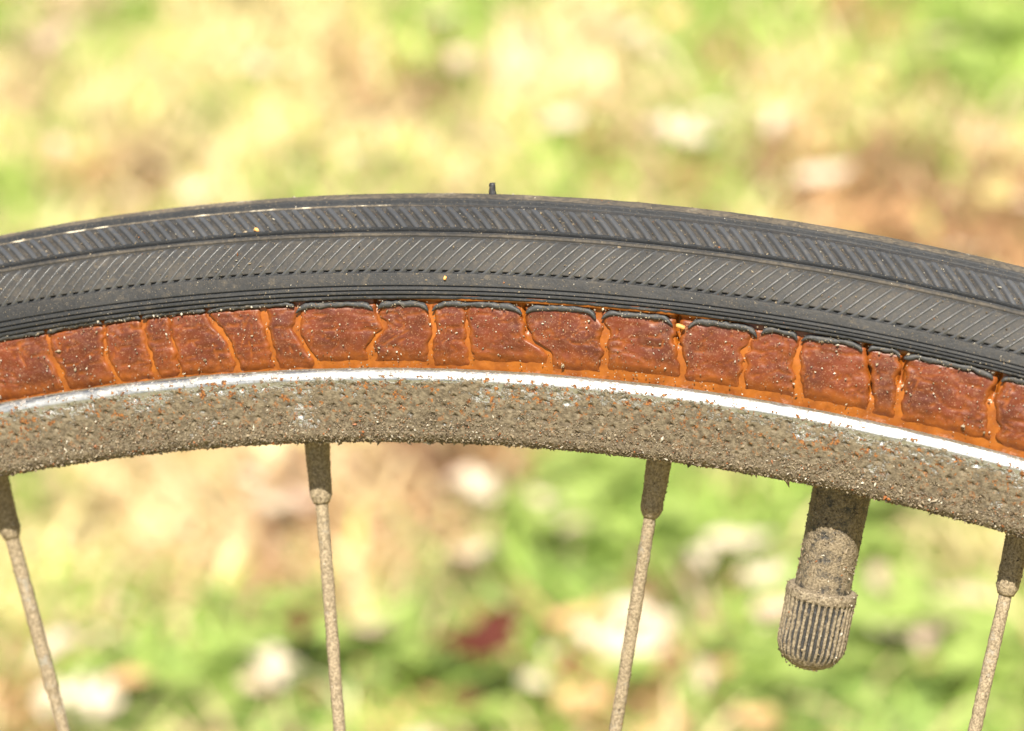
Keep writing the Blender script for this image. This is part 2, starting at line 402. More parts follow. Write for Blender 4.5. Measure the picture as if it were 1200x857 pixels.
def make_block(cl, cr_, idx):
    tm = .5*(crack_t(cl, .5)+crack_t(cr_, .5)); wpx = (crack_t(cr_, .5)-crack_t(cl, .5))*A/PXM
    nu = max(10, int(wpx/2.2)); nv = 36
    u = np.linspace(0, 1, nu); v0 = .135 + .02*rng.normal() if tm > -.07 else .05; v1 = .935
    v = np.linspace(v0, v1, nv)
    UU, VV = np.meshgrid(u, v, indexing='ij')
    q = (VV-v0)/(v1-v0)
    L = crack_t(cl, VV) + ((cl[2]*q + cl[3]*(1-q))*.30*PXM/A)
    Rr = crack_t(cr_, VV) - ((cr_[2]*q + cr_[3]*(1-q))*.30*PXM/A)
    rag = fbm(VV*9, np.full_like(VV, idx*3.1), 5, 40)*.0013/A
    rag2 = fbm(VV*9, np.full_like(VV, idx*3.1+1.6), 5, 41)*.0013/A
    T = (L+rag)*(1-UU) + (Rr+rag2)*UU
    x = T*A*1e3; y = VV*9.5
    VV2 = VV + fbm(x*.6, y*0+idx, 3, 44)*.05*(1-q)
    du = np.minimum((T-T[:1])*A, (T[-1:]-T)*A)*1e3        # mm from the side edges
    dv = np.minimum((VV-v0)*9.5*.35, (v1-VV)*9.5*3)
    dm = np.minimum(du, dv)
    edge = sst(0, .44, dm)
    Hh = rng.uniform(.30, .42)*1e-3
    out = -.00026 + (Hh*.95+.00022)*edge**.6
    out += (fbm(x*.45, y*.6, 3, 50)*.00034 + fbm(x*.5+idx, y*2.6, 3, 53)*.00010)*edge
    crease = np.abs(fbm(x*.22+idx*5, y*.9, 3, 57)); out -= .00016*(1-sst(0, .03, crease))*edge
    cr2 = np.abs(fbm(x*.75+idx*3, y*.13+idx, 3, 63)); hair = (1-sst(.004, .022, cr2))*sst(.0, .08, fbm(x*.3+idx, y*.35, 2, 66)+.02)
    out -= .00014*hair*edge
    P = gum_pt(T, VV2, out)
    ed = np.clip(1 - sst(.10, .95, dm + fbm(x*1.3, y*1.3, 3, 60)*.7), 0, 1)
    ed = np.maximum(ed*.85, .65*(1-sst(0, .05, crease))); ed = np.maximum(ed, .8*hair)
    o = link('gum_block', mesh('gum_block', P.reshape(-1, 3), grid(nu, nv), M_BLOCK, {'edge': ed.ravel()}), tyre)
for i in range(len(cr)-1): make_block(cr[i], cr[i+1], i)

# torn black edge: short strips of the outer rubber layer above each block
def lip(ta, tb, idx, vc=.945, thick=.95, droop=.055):
    n = max(14, int((tb-ta)*A/.0002)); u = np.linspace(0, 1, n)
    t = ta + (tb-ta)*u
    s = t*A*1e3
    vcen = vc - droop*np.abs(2*u-1)**7 + fbm(s*.9, s*0+idx, 4, 70)*.035
    tap = (1-np.abs(2*u-1)**10)**.5*.8 + .2
    h = thick*1e-3*tap*(1+fbm(s*1.4, s*0+idx, 3, 72)*.9)
    k = 14; ph = np.linspace(0, 2*math.pi, k, endpoint=False)
    P = []
    for j, p in enumerate(ph):
        vj = vcen + math.sin(p)*h*.5/.0095
        oj = .00030 + math.cos(p)*.00042*tap + fbm(s*1.7, s*0+j*.7, 4, 74)*.00016 + fbm(s*5, s*0+j*1.9, 2, 77)*.00007 + .0002*np.abs(2*u-1)**6
        P.append(gum_pt(t, vj, oj))
    P = np.stack(P, 1)
    F = []
    for a in range(n-1):
        for b in range(k): F.append((a*k+b, a*k+(b+1) % k, (a+1)*k+(b+1) % k, (a+1)*k+b))
    caps = np.array([list(range(k))[::-1], [(n-1)*k+b for b in range(k)]])
    link('torn_edge', mesh('torn_edge', P.reshape(-1, 3), [np.array(F), caps], M_LIP), tyre)
LIPS = [(-95, -32, 0), (-30, 54, 0), (57, 121, 0), (124, 166, 0), (168, 242, 0), (245, 346, 0), (347, 438, 1), (443, 503, 1), (507, 613, 1), (617, 700, 1), (706, 790, 1),
        (808, 889, 1), (893, 936, .6), (940, 1012, .6), (1018, 1056, .4), (1060, 1165, .4), (1174, 1242, .4), (1246, 1330, .4)]
def t_of_px(px, v=.93):
    lo, hi = -.35, .35
    for _ in range(50):
        m = .5*(lo+hi)
        if proj(gum_pt(m, v))[0] < px: lo = m
        else: hi = m
    return lo
LG = []
for i, (a, b, g) in enumerate(LIPS):
    q_n = int((b-a)*.45); LG.append(gum_pt(t_of_px(a)+(t_of_px(b)-t_of_px(a))*rng.random(q_n), .975-.045*g+rng.uniform(-.05, .05, q_n), .0007))
    lip(t_of_px(a), t_of_px(b), i, vc=.975-.045*g, thick=.74, droop=.03+.06*g)

# specks of dust lodged on tread and gum
n = 5200
t = rng.uniform(-rad(17), rad(17), n)
th = np.where(rng.random(n) < .35, rng.uniform(25, 44, n), rng.uniform(-8, 87, n))
P = tread_pt(th, t, 0.); size = np.exp(rng.normal(math.log(.00011), .40, n))
lugh = np.where(((th > 25.8) & (th < 43.2)), rng.uniform(0, .00035, n), np.where((th > 51) & (th < 71), .0002, 0.))
P = tread_pt(th, t, lugh)
grains('dust', P, size, tyre, (.34, .18, .28, .06, .10, .04), 2.)
n = 1500
t = rng.uniform(-rad(17), rad(17), n); v = rng.uniform(.05, .9, n)
grains('dust', gum_pt(t, v, .00045), np.exp(rng.normal(math.log(.00013), .4, n)), tyre, (.3, .0, .35, .0, .32, .03), 1.8)

LG = np.concatenate(LG); grains('dust', LG, np.exp(rng.normal(math.log(.00014), .4, len(LG))), tyre, (.3, .0, .35, .0, .32, .03), 1.8)
# small moulding nib standing on the crown, and two seed-like crumbs on the tread
def chunk(name, c, axis, L, r0, r1, mat, parent, k=8, seg=7, seed=1):
    axis = np.asarray(axis, float)/np.linalg.norm(axis); s = np.cross(axis, [0, 1, 0]); s /= np.linalg.norm(s); q = np.cross(axis, s)
    V = []
    for i in range(seg):
        f = i/(seg-1); r = (r0+(r1-r0)*f)
        for j in range(k):
            a = 2*math.pi*j/k; rr = r*(1+.5*(vn(i*.8+seed*3, j*1.1)-.5))
            V.append(np.asarray(c)+axis*L*f + (s*math.cos(a)+q*math.sin(a))*rr)
    F = [(i*k+j, i*k+(j+1) % k, (i+1)*k+(j+1) % k, (i+1)*k+j) for i in range(seg-1) for j in range(k)]
    caps = np.array([list(range(k))[::-1], [(seg-1)*k+b for b in range(k)]])
    return link(name, mesh(name, np.array(V), [np.array(F), caps], mat, {'dust': np.zeros(len(V))}, True), parent)
tn, _ = invert(lambda a, b: tread_pt(b*57.3, a), 574, 230, .01, .03)
chunk('rubber_nib', pol(RC+SEC-.0003, .0002, tn), pol(1, 0, tn-.06), .0019, .00052, .00042, M_LIP, tyre, seed=4)
mc = Mat('orange_crumb'); M_CRUMB = mc.out(mc.mix(mc.ramp(mc.noise(1500), .4, .6), (.62, .33, .10), (.45, .2, .06)), .6)
for px, py, L in ((299, 270, .0010), (521, 326, .0003), (793, 381, .0012)):
    t, th = invert(lambda a, b: tread_pt(b*57.3, a), px, py, (px-500)*PXM/A, .9)
    p = tread_pt(th*57.3, t, .0002)
    chunk('orange_crumb', p, (1, -.1, -.25), L, .0003, .00025, M_CRUMB, tyre, 6, 4, px)

# ------------------------------------------------------------------ rim
# profile of the rim, front bead to back bead: (radius below A in mm, y in mm, dust, rust, knurl)
Y0 = -WR*1e3
prof = [(-.05, Y0+2.3, .55, 0, 0), (.05, Y0+1.5, .60, 0, 0), (.0, Y0+1.1, .55, .1, 0)]
el = np.concatenate([np.linspace(95, 50, 7), np.linspace(44, 8, 13)])    # bead: normal swings from up to outward
step_ = np.concatenate([np.full(7, .085), np.full(13, .108)])
r_, y_ = .0, Y0+.95
for e_, st_ in zip(el, step_):
    e2 = math.radians(e_); r_ += st_*math.cos(e2); y_ -= st_*math.sin(e2)
    prof.append((r_, y_, (.62 if e_ > 50 else .10 + .22*(1-sst(8, 30, e_))), .3 if e_ > 25 else 1., 0))
rb, yb = prof[-1][0], prof[-1][1]
for f in np.linspace(.03, 1, 44):                          # flat side wall
    prof.append((rb + f*(BB*1e3-1.9-rb), yb + f*(-WB*1e3+.1-yb), .40+.16*sst(.0, .12, f)+.18*sst(.2, .55, f)+.12*f, 1-.6*sst(.35, .9, f), sst(.01, .08, f)*(1-sst(.85, .98, f))))
yc, rc_ = prof[-1][1], prof[-1][0]
for a_ in np.linspace(8, 95, 14):                          # rolled lower edge
    a_ = math.radians(a_); prof.append((rc_+1.9*math.sin(a_), yc+1.9*(1-math.cos(a_)), 1., .1, 0))
for f in (.15, .4, .7, 1.0):                               # underside
    prof.append((BB*1e3-.15*f, (yc+1.9)*(1-f), 1., .1, 0))
prof = np.array(prof)
mir = prof[::-1][1:].copy(); mir[:, 1] *= -1
inner = np.array([(1.5, WR*1e3-2.45, .5, 0, 0), (4.5, WR*1e3-4.5, .5, 0, 0), (5., 0, .5, 0, 0), (4.5, -WR*1e3+4.5, .5, 0, 0), (1.5, -WR*1e3+2.4, .5, 0, 0)])
full = np.concatenate([prof, mir, inner])
npf = len(full)
pr, py_ = A-full[:, 0]*1e-3, full[:, 1]*1e-3
tr, ty = np.gradient(pr), np.gradient(py_)
ln = np.hypot(tr, ty)+1e-12; nr, ny = ty/ln, -tr/ln        # candidate normal
sgn = np.sign(-(ny[30]))                                   # side wall must face -Y
nr, ny = nr*sgn, ny*sgn
T_R = np.concatenate([np.arange(-DT, DT, rad(.035)), np.arange(DT, 2*math.pi-DT-1e-6, rad(.75))])
TT, II = np.meshgrid(T_R, np.arange(npf), indexing='ij')
Sx = TT*A*1e3; sl_ = np.concatenate([[0], np.cumsum(np.hypot(np.diff(pr), np.diff(py_)))])*1e3; Sy = sl_[II]
dustA = full[:, 2][II]; rustA = full[:, 3][II]; knA = full[:, 4][II]
px_, py2 = 27.6*PXM*1e3, 12.2*PXM*1e3*2                    # knurl repeat, mm
def dimple(x, y):
    fx = (x/px_) % 1 - .5; fy = (y/py2) % 1 - .5
    return np.clip(1-(np.abs(fx)*px_/.60+np.abs(fy)*py2/.50), 0, 1)
kn = np.maximum(dimple(Sx, Sy), dimple(Sx+px_*.5, Sy+py2*.5))
clump = fbm(Sx*.28, Sy*.5, 3, 81)
disp = -.00030*sst(0, .6, kn)*knA
disp += dustA**2*(fbm(Sx*1.6, Sy*1.6, 4, 84)*.00012 + fbm(Sx*4.5, Sy*4.5, 2, 88)*.00016)
disp += fbm(Sx*.1, Sy*.3, 2, 90)*.00010
dustA = dustA + clump*.5 + fbm(Sx*.06, Sy*.25, 3, 150)*.35*knA - sst(.25, .9, kn)*knA*.10
V = pol(pr[II]+nr[II]*disp, py_[II]+ny[II]*disp, TT)
rim = link('rim', mesh('rim', V.reshape(-1, 3), grid(len(T_R), npf, True), M_RIM, {'dust': np.clip(dustA, 0, 1).ravel(), 'rust': rustA.ravel(), 'knurl': (kn*knA).ravel(), 'gloss': np.where(II < 23, .43+.35*fbm(Sx*.4, Sy*3, 3, 130), .50).ravel()}), wheel)
rim['label'] = 'steel rim with a bright upper bead and a knurled dusty side'
# dust grains caked on the rim, thick towards the lower edge
wall = np.arange(22, 22+45+16)
n = 44000
i0 = wall[np.clip((rng.beta(1.6, 1.1, n)*len(wall)).astype(int), 0, len(wall)-1)]
t = rng.uniform(-rad(17), rad(17), n)
size = np.exp(rng.normal(math.log(.00010), .42, n))*np.interp(i0, [22, 42, 66, 82], [.6, .85, 1.3, 1.6])
keep = fbm(t*A*1e3*.7, full[i0, 0]*.9, 3, 95) > np.interp(i0, [22, 42, 58, 68], [.16, .06, -.06, -.4])
i0, t, size = i0[keep], t[keep], size[keep]
P = pol(pr[i0]+nr[i0]*size*.25, py_[i0]+ny[i0]*size*.25, t)
grains('dust', P, size, rim, (.38, .28, .16, .10, .04, .04), 2.4)
# loose fibres hanging off the lower edge
n = 500
i0 = rng.integers(64, 84, n); t = rng.uniform(-rad(16), rad(16), n)
P = pol(pr[i0], py_[i0], t)
grains('dust_fibres', P, rng.uniform(.0001, .00016, n), rim, (.4, .2, .25, .05, .1, 0), 4.5)

# ------------------------------------------------------------------ spokes, nipples
def tube(name, P0, P1, radii, mat, parent, k=18, rough=0., seed=0):
    """radii: list of (fraction, radius); rough = lumpy dirt amplitude"""
    P0, P1 = np.asarray(P0, float), np.asarray(P1, float)
    ax = P1-P0; L = np.linalg.norm(ax); ax /= L
    s = np.cross(ax, [0, 1, 0]); s /= np.linalg.norm(s); q = np.cross(s, ax)
    fr = np.array([x[0] for x in radii]); rd = np.array([x[1] for x in radii])
    FF, JJ = np.meshgrid(np.arange(len(fr)), np.arange(k), indexing='ij')
    ph = 2*math.pi*JJ/k
    lum = fbm(fr[FF]*L*1e3*1.2+seed*7, np.cos(ph)*1.5+seed, 3, 100) + fbm(fr[FF]*L*1e3*1.2, np.sin(ph)*1.5+seed, 3, 104)
    R = rd[FF]+rough*lum
    V = P0 + ax*(fr[FF]*L)[..., None] + s*(np.cos(ph)*R)[..., None] + q*(np.sin(ph)*R)[..., None]
    F = np.array([(i*k+j, i*k+(j+1) % k, (i+1)*k+(j+1) % k, (i+1)*k+j) for i in range(len(fr)-1) for j in range(k)])
    caps = np.array([list(range(k))[::-1], [(len(fr)-1)*k+b for b in range(k)]])
    o = link(name, mesh(name, V.reshape(-1, 3), [F, caps], mat), parent)
    return o, (P0, ax, L, s, q, fr, rd)
def tube_grains(info, parent, n, f0, f1, sz):
    P0, ax, L, s, q, fr, rd = info
    f = rng.uniform(f0, f1, n); ph = rng.uniform(0, 2*math.pi, n); R = np.interp(f, fr, rd)
    P = P0 + ax*(f*L)[:, None] + s*(np.cos(ph)*R)[:, None] + q*(np.sin(ph)*R)[:, None]
    grains('dust', P, np.exp(rng.normal(math.log(sz), .35, n)), parent, (.42, .27, .16, .09, .04, .02), 2.2)

RNIP = A-BB+.0004
HUB_R, HUB_Y = .029, .030
def from_px(px, py, y):                                    # point on the plane Y = y under a pixel
    d = view*CF*W + right*(px-W/2) - up*(py-H/2); return CP + d*((y-CP[1])/d[1])
def build_spoke(Pn, Pe, fine, seed, collar=None):
    L = np.linalg.norm(Pe-Pn); ax = (Pe-Pn)/L
    if fine:
        fr = np.concatenate([np.linspace(0, .16, 150), np.linspace(.18, 1, 12)])
        rd = np.full(len(fr), .00090)
        if collar: rd = np.where((fr*L < collar), .00104, rd)
        sp, info = tube('spoke', Pn+ax*.004, Pe, list(zip(fr, rd)), M_SPOKE, wheel, 18, .00014, seed)
        tube_grains(info, sp, 330, 0.008, .16, .00013)
        nl = .0108; f = np.linspace(0, 1, 40)
        r = np.interp(f, [0, .05, .80, .83, .90, .96, 1.], [.00185, .00185, .00158, .00160, .00156, .00134, .0011])
        nip, info = tube('nipple', Pn-ax*.0006, Pn+ax*nl, list(zip(f, r)), M_NIP, sp, 24, .00014, seed+1)
        tube_grains(info, nip, 300, .05, .95, .00014)
    else:
        sp, _ = tube('spoke', Pn+ax*.004, Pe, [(0, .0009), (1, .0009)], M_SPOKE, wheel, 8)
        tube('nipple', Pn-ax*.0006, Pn+ax*.0072, [(0, .0018), (.9, .0016), (1, .0009)], M_NIP, sp, 10)
SP = [((-8, 565), (4, 620), (75, 857)), ((370, 522), (373, 590), (398, 857)), ((776, 544), (766, 615), (721, 857)), ((1199, 634), (1186, 704), (1142, 857))]
used = []
for k, (p0, p1, p2) in enumerate(SP):
    sgn_ = -1 if k % 2 else 1
    Pn = None
    # nipple sits on the rim's middle line; its angle comes from the pixel where it leaves the rim
    lo, hi = -.35, .35
    for _ in range(50):
        m = .5*(lo+hi)
        if proj(pol(RNIP, 0, m))[0] < p0[0]: lo = m
        else: hi = m
    tn = lo; Pn = pol(RNIP, 0., tn); used.append(tn)
    yq = sgn_*HUB_Y*.11
    Q = from_px(p2[0], p2[1], yq)
    d = (Q-Pn); d /= np.linalg.norm(d)
    # run on to the hub flange
    b = 2*(Pn[0]*d[0]+Pn[2]*d[2]); a = d[0]**2+d[2]**2; c = Pn[0]**2+Pn[2]**2-HUB_R**2
    disc = b*b-4*a*c; k_ = (-b-math.sqrt(disc))/(2*a) if disc > 0 else -b/(2*a)
    build_spoke(Pn, Pn+d*k_, True, k*3.7+1, .031 if k == 0 else None)
step = rad(9.0)
t0 = used[-1]
for j in range(1, 37):
    t = t0 + step*j*(2*math.pi-(used[-1]-used[0]))/(37*step)
    side = HUB_Y if j % 2 else -HUB_Y; ta = t + (.9 if (j//2) % 2 else -.9)
    build_spoke(pol(RNIP, 0., t), pol(HUB_R, side, ta), False, j)

# hub
def lathe(name, rows, mat, parent, k=32):
    V = np.concatenate([pol(r, y, np.linspace(0, 2*math.pi, k, endpoint=False)) for r, y in rows])
    F = np.array([(i*k+j, i*k+(j+1) % k, (i+1)*k+(j+1) % k, (i+1)*k+j) for i in range(len(rows)-1) for j in range(k)])
    caps = np.array([list(range(k))[::-1], [(len(rows)-1)*k+b for b in range(k)]])
    return link(name, mesh(name, V, [F, caps], mat), parent)
hub = lathe('hub', [(.012, -.034), (.020, -.034), (.034, -.032), (.034, -.0285), (.022, -.027), (.018, -.02), (.018, .02), (.022, .027), (.034, .0285), (.034, .032), (.020, .034), (.012, .034)], M_HUB, wheel)
lathe('axle', [(.0045, -.062), (.005, -.061), (.005, .061), (.0045, .062)], M_HUB, hub, 16)

# ------------------------------------------------------------------ valve
lo, hi = -.35, .35
for _ in range(50):
    m = .5*(lo+hi)
    if proj(pol(RNIP, 0, m))[0] < 991: lo = m
    else: hi = m
Pv = pol(RNIP+.001, 0., lo); Q = from_px(945, 783, 0.); ax = Q-Pv; LV = np.linalg.norm(ax); ax /= LV
CAPL = .0117
f = np.linspace(0, 1, 60)
SL = LV-CAPL+.004
stem, info = tube('valve_stem', Pv, Pv+ax*SL, [(x, np.interp(x, [0, .1, 1], [.0042, .0040, .00378])) for x in f], M_VALVE, wheel, 48, .00012, 5)
stem['label'] = 'black rubber valve stem coated in brown dust'
tube_grains(info, stem, 1500, .03, .80, .00017)
# ribbed cap: lathe with fluted radius
k = 32*12
rows = [(0, .0036, 0), (0, .0043, 0), (.0001, .00470, 0), (.0004, .00488, 0), (.0009, .00490, 0), (.00125, .00488, 0), (.0015, .00484, .6), (.0018, .00482, 1), (.003, .00482, 1), (.005, .00482, 1),
        (.007, .00480, 1), (.0080, .00477, 1), (.0086, .00466, .95), (.0092, .00444, .6), (.0098, .00410, .2), (.0105, .0035, 0), (.0111, .0026, 0), (.01155, .0015, 0), (.0116, .0003, 0)]
rr_ = [rows[0]]
for a_, b_ in zip(rows[:-1], rows[1:]):
    for q in (.5, 1.): rr_.append(tuple(np.array(a_)+(np.array(b_)-np.array(a_))*q))
rr_ = np.array(rr_)
s_ = np.cross(ax, [0, 1, 0]); s_ /= np.linalg.norm(s_); q_ = np.cross(s_, ax)
FF, JJ = np.meshgrid(np.arange(len(rr_)), np.arange(k), indexing='ij'); ph = 2*math.pi*JJ/k
fl = np.clip(.5+.9*np.cos(ph*34), 0, 1)
R = rr_[FF, 1] - rr_[FF, 2]*.00034*(1-fl) + fbm(rr_[FF, 0]*2e3, np.cos(ph)*4, 3, 120)*.00014*np.minimum(1, rr_[FF, 1]/.003)
base_c = Pv+ax*(LV-CAPL)
V = base_c + ax*rr_[FF, 0][..., None] + s_*(np.cos(ph)*R)[..., None] + q_*(np.sin(ph)*R)[..., None]
F = np.array([(i*k+j, i*k+(j+1) % k, (i+1)*k+(j+1) % k, (i+1)*k+j) for i in range(len(rr_)-1) for j in range(k)])
F = np.concatenate([F])
mv = Mat('dusty_black_plastic_cap')
rib = mv.attr('rib'); n2 = mv.noise(900, 4, .65); n1 = mv.noise(220, 3)
dd = mv.ramp(mv.math('ADD', mv.math('MULTIPLY', rib, .30), mv.math('ADD', mv.math('MULTIPLY', n2, .6), mv.math('MULTIPLY', n1, .5))), .56, .76)
M_CAP = None
mv.bump(mv.math('ADD', n2, mv.math('MULTIPLY', mv.noise(3000, 2, .7), .8)), .00025, .7)
M_CAP = mv.out(mv.mix(dd, (.028, .027, .027), mv.mix(mv.ramp(mv.noise(2800), .35, .65), (.105, .082, .053), (.22, .178, .12))), mv.fmix(dd, .42, .9), 0., .4)
ribv = np.where(rr_[FF, 2] > .3, fl, .85)
cap = link('valve_cap', mesh('valve_cap', V.reshape(-1, 3), [F, np.arange((len(rr_)-1)*k, len(rr_)*k)[None]], M_CAP, {'rib': ribv.ravel()}), stem)
cap['label'] = 'ribbed black valve cap with dust on its ribs'
n = 1500
i0 = rng.integers(4, len(rr_)-3, n); ph = rng.uniform(0, 2*math.pi, n); keep = (np.cos(ph*34) > .1) | (rr_[i0, 2] < .3); i0, ph = i0[keep], ph[keep]
P = base_c + ax*(rr_[i0, 0]+rng.uniform(-.0004, .0004, len(i0)))[:, None] + s_*(np.cos(ph)*rr_[i0, 1])[:, None] + q_*(np.sin(ph)*rr_[i0, 1])[:, None]
grains('dust', P, np.exp(rng.normal(math.log(.00015), .35, len(P))), cap, (.42, .27, .16, .09, .04, .02), 2.)

# ------------------------------------------------------------------ ground, grass, weeds and leaves
def simple(name, col, rough=.7, var=.25, scale=40, translucent=0., attr=None):
    m = Mat(name, False)
    tc = m.n('ShaderNodeTexCoord'); m.co = tc.outputs['Object']
    base = m.attr(attr, True) if attr else None
    n = m.noise(scale, 3)
    if base is None: c = m.mix(m.ramp(n, .3, .7), tuple(x*(1-var) for x in col), tuple(min(.85, x*(1+var)) for x in col))
    else: c = base
    m.out(c, rough, 0., .25)
    if translucent:
        tr = m.n('ShaderNodeBsdfTranslucent'); m.set(tr.inputs['Color'], c)
        mx = m.n('ShaderNodeMixShader'); m.set(mx.inputs[0], translucent)
        m.t.links.new(m.b.outputs[0], mx.inputs[1]); m.t.links.new(tr.outputs[0], mx.inputs[2])
        m.t.links.new(mx.outputs[0], m.t.nodes['Material Output'].inputs[0])
    return m.m
gm = Mat('soil_and_thatch', False); gc = gm.n('ShaderNodeTexCoord'); gm.co = gc.outputs['Object']
gcol = gm.mix(gm.ramp(gm.noise(3.0, 4), .35, .65), (.46, .35, .17), (.26, .28, .08))
gcol = gm.mix(gm.ramp(gm.noise(45, 4, .7), .45, .7, 0, .6), gcol, (.16, .11, .06))
M_SOIL = gm.out(gcol, .95, 0., .1)
NG = 60
gxs = np.sign(np.linspace(-1, 1, NG))*np.abs(np.linspace(-1, 1, NG))**4*400
GX, GY = np.meshgrid(gxs, gxs, indexing='ij')
gV = np.stack([GX, GY, np.zeros_like(GX)], -1).reshape(-1, 3)
ground = link('ground', mesh('ground', gV, grid(NG, NG), M_SOIL), None, kind='structure', label='sunlit lawn of dry straw and green grass behind the wheel')

# colour patches of the lawn, read off the photograph (x, y, radius in pixels, kind) and laid on the ground
PAL = {'S': (.77, .60, .345), 'Y': (.68, .59, .29), 'G': (.32, .45, .095), 'B': (.31, .44, .12), 'T': (.50, .30, .15), 'D': (.24, .13, .075), 'P': (.68, .50, .36)}
PT = [(10, 45, 45, 'G'), (65, 30, 40, 'P'), (150, 50, 60, 'G'), (250, 60, 50, 'Y'), (20, 120, 75, 'S'), (200, 95, 80, 'S'), (265, 130, 38, 'G'), (150, 140, 35, 'Y'), (20, 215, 55, 'G'), (110, 212, 24, 'T'), (185, 205, 24, 'D'), (290, 200, 50, 'Y'), (340, 10, 60, 'Y'),
      (490, 45, 48, 'G'), (420, 90, 30, 'T'), (510, 105, 26, 'D'), (470, 95, 30, 'T'), (545, 125, 30, 'G'), (340, 215, 45, 'G'), (440, 215, 30, 'G'), (400, 150, 90, 'S'), (560, 170, 50, 'Y'), (350, 90, 50, 'Y'), (590, 5, 50, 'G'), (320, 100, 40, 'Y'),
      (860, 25, 55, 'G'), (610, 70, 28, 'P'), (780, 80, 50, 'G'), (860, 80, 30, 'T'), (700, 150, 22, 'D'), (660, 110, 60, 'S'), (665, 190, 48, 'G'), (825, 190, 48, 'G'), (705, 205, 25, 'T'), (800, 215, 30, 'T'), (690, 60, 60, 'S'), (740, 110, 50, 'S'),
      (930, 50, 45, 'G'), (1000, 30, 35, 'T'), (1130, 40, 90, 'G'), (1180, 90, 80, 'G'), (1080, 100, 50, 'G'), (930, 110, 50, 'S'), (990, 165, 36, 'G'), (1120, 165, 70, 'S'), (1100, 235, 60, 'D'), (1040, 225, 75, 'T'), (1170, 235, 80, 'T'), (980, 235, 40, 'T'), (900, 205, 22, 'D'), (1100, 200, 30, 'G'), (1180, 180, 40, 'P'),
      (15, 590, 34, 'G'), (200, 600, 110, 'S'), (320, 600, 60, 'P'), (240, 660, 60, 'S'), (110, 715, 38, 'G'), (80, 640, 50, 'Y'), (200, 755, 48, 'G'), (320, 805, 60, 'B'), (270, 820, 40, 'G'), (40, 830, 40, 'T'), (140, 845, 50, 'B'), (10, 790, 30, 'G'), (150, 660, 50, 'S'), (370, 650, 60, 'T'),
      (440, 640, 90, 'S'), (510, 580, 38, 'D'), (480, 540, 40, 'T'), (530, 560, 30, 'D'), (710, 585, 65, 'G'), (690, 650, 65, 'B'), (500, 770, 65, 'B'), (700, 610, 50, 'G'), (690, 800, 40, 'T'), (540, 840, 55, 'G'), (490, 855, 30, 'T'), (620, 680, 50, 'G'), (620, 560, 35, 'T'), (640, 830, 40, 'G'),
      (830, 680, 45, 'G'), (800, 650, 60, 'G'), (1060, 610, 65, 'G'), (1000, 800, 95, 'B'), (830, 825, 55, 'B'), (790, 745, 28, 'D'), (820, 770, 34, 'P'), (890, 820, 34, 'T'), (1150, 800, 80, 'G'), (1110, 740, 50, 'B'), (770, 845, 30, 'T'), (900, 740, 50, 'G'), (960, 650, 60, 'G'), (1120, 650, 50, 'Y'), (930, 800, 40, 'B')]
PG = []
for x, y, r, k in PT:
    g, dist = ground_at(x, y); m_ = dist/(CF*W)
    sin_ = abs(ray(x, y)[2]); PG.append((g[0], g[1], r*m_, r*m_/sin_, PAL[k], k))
fw = MWn[:3, :3] @ view; fw = fw[:2]/np.linalg.norm(fw[:2]); rt = np.array([fw[1], -fw[0]])
def lawn_colour(X, Y):
    n = len(X); best = np.full((n, len(PG)), 0.)
    for j, (gx0, gy0, ra, rb2, c, k) in enumerate(PG):
        dx, dy = X-gx0, Y-gy0; e = ((dx*rt[0]+dy*rt[1])/ra)**2 + ((dx*fw[0]+dy*fw[1])/rb2)**2
        best[:, j] = np.exp(-e*.9)
    rest = .10 + 0*X
    Wt = np.c_[best, rest*.7, rest*.3]; Wt = Wt/Wt.sum(1, keepdims=True)
    cum = Wt.cumsum(1); u = rng.random(n)[:, None]; j = (cum < u).sum(1).clip(0, len(PG)+1)
    C = np.array([p[4] for p in PG] + [PAL['S'], PAL['G']])
    clump = np.clip(.92 + 1.5*fbm(X*26, Y*26, 3, 140), .45, 1.3)[:, None]
    return np.clip(C[j]*rng.uniform(.75, 1.2, (n, 1))*clump, 0, .85), j
def blades(X, Y, c, Lm, wm):
    n = len(X); a = rng.uniform(0, 2*math.pi, n); L = Lm*np.exp(rng.normal(0, .3, n)); w = wm*np.exp(rng.normal(0, .25, n))
    lean = rng.uniform(.4, 1.4, n); la = rng.uniform(0, 2*math.pi, n)
    z0 = rng.uniform(0, .004, n)
    side = np.stack([np.cos(a), np.sin(a), 0*a], -1)*w[:, None]*.5
    dirn = np.stack([np.cos(la)*np.sin(lean), np.sin(la)*np.sin(lean), np.cos(lean)], -1)
    d2 = np.stack([np.cos(la)*np.sin(lean+.5), np.sin(la)*np.sin(lean+.5), np.cos(lean+.5)], -1)
    b = np.stack([X, Y, z0-.003], -1); m = b+dirn*L[:, None]*.55; t = m+d2*L[:, None]*.45
    t[:, 2] = np.maximum(t[:, 2], .004)
    V = np.stack([b-side, b+side, m-side*.8, m+side*.8, t], 1).reshape(-1, 3)
    o = (np.arange(n)*5)[:, None]
    return V, np.array([[0, 1, 3, 2]])+o, np.array([[2, 3, 4]])+o, np.repeat(c, 5, 0)
M_GRASS = simple('grass_blades', (0, 0, 0), .6, 0, 10, .35, 'col')
